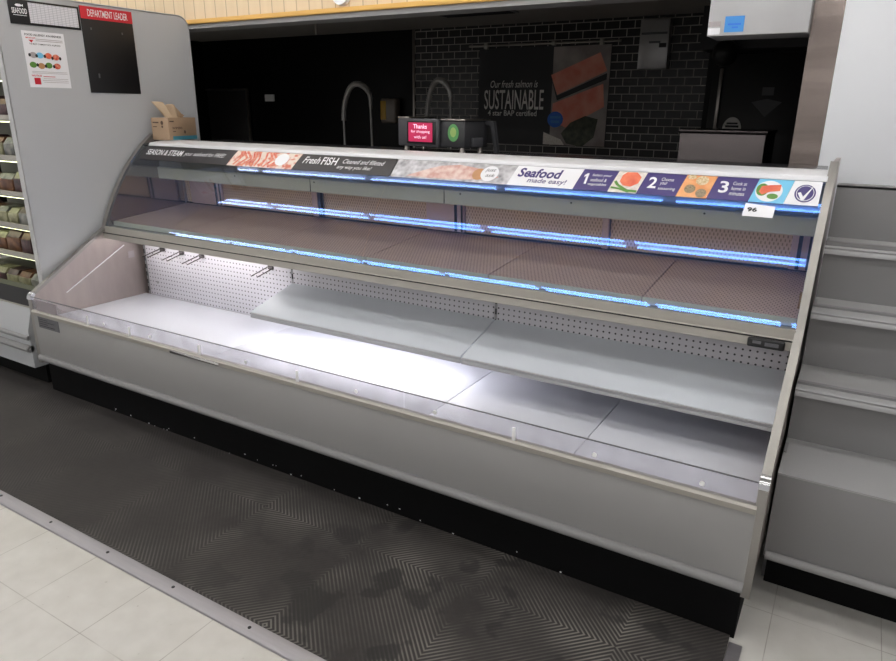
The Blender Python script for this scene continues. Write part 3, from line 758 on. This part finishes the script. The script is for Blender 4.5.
lettering('lettering', [T('IMPORTANT', .245, .296, 1.880, .007, bold=.02), T('NOTICE', .245, .297, 1.694, .009, bold=.03)], f4, M['red'], fl)
flat('red_mark', [[(.258, 1.874), (.284, 1.874), (.271, 1.860)], rect(.255, .288, 1.655, 1.688), rect(.305, .37, 1.694, 1.697), rect(.3, .435, 1.675, 1.677)], f4, M['red'], fl)
for (nm_, mm, y, z) in [('cyan', 'label_pale', .27, 1.80), ('g', 'cyan', .305, 1.80), ('p', 'salmon', .35, 1.80), ('c', 'crab', .39, 1.795), ('n', 'green', .262, 1.752), ('h', 'tan', .305, 1.748), ('i', 'green', .345, 1.752), ('e', 'crab', .39, 1.75)]:
    flat('food_picture', [circ(y, z, .019, .015, 14)], f4, M[mm], fl)
flat('food_picture', [circ(y, z, .007, .009, 8) for y, z in ((.251, 1.80), (.287, 1.797), (.33, 1.797), (.37, 1.79), (.412, 1.79), (.285, 1.752), (.328, 1.748), (.372, 1.748))], onpanel(.0024), M['ink_black'], fl)
flat('text_lines', [rect(.295, .44, 1.878-k*.008, 1.881-k*.008) for k in range(2)]+[rect(.25, .44, 1.718-k*.007, 1.720-k*.007) for k in range(2)]+[rect(.305, .44, 1.684-k*.009, 1.686-k*.009) for k in range(3)], f4, M['label_pale'], fl)

# ------------------------------------------------------------------ tiered stand on the right
gs = thing('tiered_display_stand', 'empty grey tiered display stand with four steps right of the case', 'display stand', (4.7, .6, 0))
gx0, gx1 = 3.733, 6.2
MB().box(gx0, gx1, .25, .28, .174, .472, .002).build('front_panel', M['gondola'], gs)
mb = MB(); mb.tube([(gx0+.006, .248, .18), (gx1, .248, .18)], .015, 12); mb.build('bumper', M['bump_grey'], gs)
MB().prism([(.365, 0), (.365, .19), (.27, .19), (.27, .2), (.385, .2), (.385, 0)], gx0+.01, gx1).build('kick_plate', M['black'], gs)
MB().prism([(.25, .472), (.25, .478), (.50, .492), (.50, .472)], gx0, gx1).build('base_deck', M['gondola_tread'], gs)
for (ya, yb, za, zb) in ((.50, .52, .48, .70), (.69, .71, .69, .92), (.80, .82, .91, 1.125), (.92, .94, 1.115, 1.306)):
    MB().box(gx0, gx1, ya, yb, za, zb).build('back_panel', M['gondola'], gs)
MB().box(gx0, gx1, .92, 1.02, 1.298, 1.306, .001).build('top_cap', M['gondola'], gs)
MB().box(gx0, gx0+.009, .39, 1.0, .0, .49).box(gx0, gx0+.009, .52, 1.0, .49, .69).box(gx0, gx0+.009, .71, 1.0, .69, .92).box(gx0, gx0+.009, .82, 1.0, .92, 1.12).box(gx0, gx0+.009, .93, 1.0, 1.12, 1.3).build('side_panel', M['gondola'], gs)
for (yf, yb, zf, zb) in ((.46, .69, .690, .700), (.638, .80, .908, .922), (.783, .92, 1.108, 1.122)):
    s_ = MB().prism([(yf, zf-.006), (yf, zf), (yb, zb), (yb, zb-.006)], gx0, gx1).build('shelf', M['gondola_tread'], gs)
    pr_ = MB().prism([(yf-.002, zf+.002), (yf-.008, zf-.001), (yf-.005, zf-.008), (yf-.008, zf-.013), (yf-.008, zf-.024), (yf-.002, zf-.024)], gx0, gx1).build('price_rail', M['gondola_rail'], s_)

# ------------------------------------------------------------------ service area things
hd_ = thing('stainless_hood', 'stainless steel panel box hanging in the upper right of the opening', 'hood', (3.32, 1.5, 1.86))
MB().box(3.127, 3.518, 1.4, 1.62, 1.858, 3.44, .003).build('shell', mat('satin_steel', srgb(206, 206, 208), .42, .55, .08, 5), hd_)
MB().box(3.13, 3.178, 1.3985, 1.4, 1.895, 1.915).build('sticker', plab_m := M['label_pale'], hd_)
MB().box(3.13, 3.178, 1.3985, 1.4, 1.864, 1.889).build('sticker', M['sign_white'], hd_)
bs = plab(MB().box(3.195, 3.272, 1.398, 1.4, 1.871, 1.933).build('sticker', M['blue'], hd_), 'bright blue sticker')
flat('sticker_print', [rect(3.208, 3.26, 1.898, 1.905), rect(3.225, 3.25, 1.886, 1.892)], lambda u, v: (u, 1.3975, v), M['seal'], bs)
tc_ = thing('stainless_cabinet', 'stainless cabinet standing behind the case in front of the dark door', 'cabinet', (3.14, 2.2, 0))
MB().box(2.925, 3.352, 2.0, 2.4, .06, 1.44, .004).build('body', M['cabinet_steel'], tc_)
MB().box(2.918, 3.359, 1.992, 2.408, 1.44, 1.456, .003).build('top_panel', M['cabinet_steel'], tc_)
for x in (2.95, 3.32):
    for y in (2.03, 2.37): MB().tube([(x, y, 0), (x, y, .07)], .018, 10).build('leg', M['steel'], tc_)
# salmon poster and its rail
YP = 5.36
def U(px): t = px-480; return -.129+t*(.01268-t*.00000812)
V = lambda py: 2.19-(py-47)*.01035
wp = lambda d: (lambda px, py: (U(px), YP-d, V(py)))
po = thing('salmon_poster', 'dark wall poster reading SUSTAINABLE beside a photo of salmon fillets', 'poster', (.63, YP, 1.17))
MB().box(U(480), U(612), YP-.008, YP, V(145.5), V(47)).build('sheet', M['poster_black'], po)
lettering('lettering', [T('Our fresh salmon is', U(492), U(540), V(87), .075, shear=.3), T('SUSTAINABLE', U(486), U(546.5), V(109.5), .21, bold=.006), T('4 star BAP certified', U(490), U(540), V(116), .06, bold=.01)], lambda u, v: (u, YP-.0095, v), M['text_grey'], po)
ph = flat('picture', [[(554.5, 48), (611.5, 47.4), (611.5, 145), (554.5, 145)]], wp(.009), M['board_print'], po)
flat('salmon_fillet', [[(553, 75), (601, 54.5), (609, 72), (560, 94.5)], [(556, 103), (606, 84), (608.5, 106), (570, 127), (556, 120)]], wp(.0105), M['salmon_dim'], ph)
flat('salmon_shadow', [[(553, 77), (560, 95), (609, 74), (609, 80), (560, 100)]], wp(.0098), M['poster_black'], ph)
flat('herbs', [[(566, 133), (575, 122), (590, 115), (603, 118), (600, 136), (588, 146), (572, 143)]], wp(.011), M['herb'], ph)
flat('board_edge', [[(548, 132), (566, 139), (570, 144.5), (548, 144.5)]], wp(.0105), M['pale'], ph)
flat('seal', [circ(559.5, 119, 8, 8)], wp(.012), M['seal'], ph)
flat('seal_print', [rect(554, 565, 115.5, 118), rect(555, 564, 120, 122.5)], wp(.013), M['blue'], ph)
rl = thing('poster_rail', 'thin steel hanging rail on the tile wall above the salmon poster', 'rail', (.65, YP, 2.2))
MB().tube([(-.25, YP-.03, 2.215), (1.5, YP-.03, 2.215)], .012, 8).build('rail', M['steel'], rl)
for x in (-.03, 1.3): MB().box(x-.02, x+.02, YP-.045, YP, 2.18, 2.24, .003).build('clip', M['rail'], rl)
MB().box(.75, .79, YP-.045, YP, 2.195, 2.235, .003).build('clip', M['rail'], rl)
mp = thing('wall_cabinet', 'pale steel dispenser cabinet on the black tile wall near the ceiling', 'dispenser', (1.84, YP, 1.94))
MB().box(1.703, 1.988, YP-.1, YP, 1.935, 2.39, .006).build('shell', mat('dispenser_steel', srgb(186, 184, 184), .35, .6, .06, 4), mp)
MB().box(1.72, 1.97, YP-.106, YP-.1, 2.25, 2.27, .001).box(1.80, 1.91, YP-.106, YP-.1, 2.17, 2.19, .001).build('panel_slot', M['label_grey'], mp)
MB().box(1.9, 1.97, YP-.108, YP-.1, 2.13, 2.17, .002).build('lock', M['dark_strip'], mp)
dz = thing('paper_dispenser', 'small smoky wall dispenser with a yellow side on the black wall', 'dispenser', (-1.33, YP, 1.37))
MB().box(-1.45, -1.22, YP-.12, YP, 1.37, 1.66, .025, 3).build('shell', mat('smoke_plastic', srgb(140, 130, 120), .25, 0, .15, 9), dz)
MB().box(-1.44, -1.36, YP-.126, YP-.118, 1.41, 1.63, .003).build('yellow_insert', mat('yellow_insert', srgb(214, 170, 60), .4, 0, .1, 20), dz)
so = tag(MB().box(-3.5, -3.33, YP-.02, YP, 1.62, 1.71, .004).build('wall_outlet', M['housing']), 'small pale outlet cover on the dark wall', 'outlet')
# sink counter with two spray taps
sk_ = thing('sink_counter', 'stainless sink counter along the back wall under the two spray faucets', 'sink', (-.7, 4.8, 0))
MB().box(-2.1, .5, 4.45, 5.2, .86, .9, .004).build('worktop', M['steel'], sk_)
MB().box(-2.1, .5, 5.17, 5.2, .9, 1.0).build('backsplash', M['steel'], sk_)
for x in (-1.95, -.6): MB().box(x, x+.55, 4.5, 4.95, .6, .862).build('basin', M['steel_dim'], sk_)
for x in (-2.05, .45):
    for y in (4.5, 5.12): MB().tube([(x, y, 0), (x, y, .86)], .02, 10).build('leg', M['steel'], sk_)
def faucet(x, top, reach, dy, label):
    f = thing('spray_faucet', label, 'faucet', (x, 4.7, .9), 0, 'spray faucets over the sinks')
    zt = top-.9
    MB().tube([(0, 0, 0), (0, 0, .03), (0, 0, .05)], [.035, .03, .02], 14).build('base', M['chrome'], f, False)
    MB().tube([(0, 0, .04), (0, 0, zt-.42)], .013, 10).build('riser', M['tap'], f, False)
    arc = []
    for k in range(25):
        a = math.pi*(k/24); arc.append(Vector((reach*(1-math.cos(a))/2, dy*(k/24), zt-.42+.40*math.sin(min(a, math.pi/2)) if a < math.pi/2 else zt-.02-.17*(1-math.sin(a)))))
    hs = MB().tube(arc, .026, 10).build('hose', M['tap'], f, False)
    mb = MB()
    for k in range(len(arc)*2-10):
        t = k/2; i = int(t); p_ = arc[i].lerp(arc[min(i+1, 24)], t-i); d_ = (arc[min(i+1, 24)]-arc[max(i-1, 0)]).normalized()
        mb.tube([p_-d_*.004, p_+d_*.004], .033, 10)
    mb.build('spring', M['tap'], hs, False)
    e = arc[-1]
    MB().tube([e, (e.x, e.y, e.z-.10)], [.022, .016], 10).build('spray_head', M['tap'], f, False)
    MB().tube([(e.x, e.y, e.z-.1), (e.x+.01, e.y, .12)], .012, 8).build('hanging_pipe', M['tap'], f, False)
faucet(-1.586, 1.828, .40, .0, 'tall spring spray faucet standing alone left of the deli scale')
faucet(-.416, 1.858, .27, .05, 'spring spray faucet rising behind the deli scale')
# round disc on the beam, ceiling vent, hanger
tag(MB().tube([(1.13, 1.4, 2.16), (1.13, 1.375, 2.16)], [.065, .06], 24).build('round_plaque', M['sign_white']), 'white round disc fixed to the beige board beam', 'disc')
vt = thing('ceiling_vent', 'dark slotted vent in the service area ceiling', 'vent', (.3, 4.3, 2.42))
MB().box(-.05, .75, 4.2, 4.5, 2.418, 2.43).build('frame', M['label_grey'], vt)
for k in range(6): MB().box(-.02, .72, 4.225+k*.045, 4.25+k*.045, 2.412, 2.419).build('slat', M['slot'], vt)
tag(MB().tube([(.62, 1.75, 2.43), (.62, 1.75, 2.0)], .008, 8).build('hanging_rod', M['steel']), 'thin steel rod hanging from the dark service ceiling', 'rod')
cm = thing('ceiling_dome', 'dark round dome fixture hanging in front of the far black door', 'fixture', (2.62, 4.7, 2.43))
MB().tube([(2.62, 4.7, 2.43), (2.62, 4.7, 2.1)], .02, 10).build('stem', M['device'], cm)
bm_ = MB(); bmesh.ops.create_uvsphere(bm_.bm, u_segments=20, v_segments=12, radius=.11, matrix=Matrix.Translation((2.62, 4.7, 2.02)))
bm_.build('dome', M['ink_black'], cm)

# ------------------------------------------------------------------ store lights (twin tube fixtures in three rows over the aisle, plus an unseen row added for fill)
def fixture(x, y, label, group):
    f = thing('ceiling_light', label, 'ceiling light', (x, y, 3.45), 0, group)
    MB().prism([(-.11, -.025), (-.06, 0), (.06, 0), (.11, -.025), (.105, -.03), (.055, -.006), (-.055, -.006), (-.105, -.03)], -.61, .61).build('housing', M['housing'], f, False)
    for s in (-.075, .075):
        MB().tube([(-.6, s, -.042), (.6, s, -.042)], .0245, 12).build('tube', M['tube'], f, False)
    return f
ROWS = [(.27, 1.43, 'twin tube ceiling light in the row above the case front'), (-1.1, 1.05, 'twin tube ceiling light in the row above the aisle'), (-3.7, .85, 'twin tube ceiling light in the row across the aisle behind'), (-6.3, .85, 'twin tube ceiling light in the added fill row farthest from the case')]
for y, x0, lb in ROWS:
    first = None
    for k in range(-5, 4):
        x = x0+.61+1.3*k
        if first is None: first = fixture(x, y, lb, lb.replace('light', 'lights', 1))
        else: c = copy_tree(first); c.location = (x, y, 3.45)

# ------------------------------------------------------------------ world, camera
w = bpy.data.worlds.new('World'); S.world = w; w.use_nodes = True
bg = w.node_tree.nodes['Background']; bg.inputs[0].default_value = (1., .985, .975, 1); bg.inputs[1].default_value = .37

f_, pt, yw, ro = 678.396, math.radians(18.17), math.radians(30.743), math.radians(.5228)
cy, sy, cp, sp_ = math.cos(yw), math.sin(yw), math.cos(pt), math.sin(pt)
fwd = Vector((-sy*cp, cy*cp, -sp_)); right = Vector((cy, sy, 0)); up = right.cross(fwd)
r2 = right*math.cos(ro)+up*math.sin(ro); u2 = up*math.cos(ro)-right*math.sin(ro)
cam = bpy.data.cameras.new('Camera'); co = bpy.data.objects.new('Camera', cam); COL.objects.link(co)
mw = Matrix((r2, u2, -fwd)).transposed().to_4x4(); mw.translation = (3.8037, -1.9007, 1.5554); co.matrix_world = mw
cam.sensor_width = 36; cam.lens = f_/896*36; cam.clip_start = .05
S.camera = co
S.view_settings.view_transform = 'Standard'; S.view_settings.look = 'None'; S.view_settings.gamma = 1
S.view_settings.use_curve_mapping = False
S.view_settings.exposure = .3
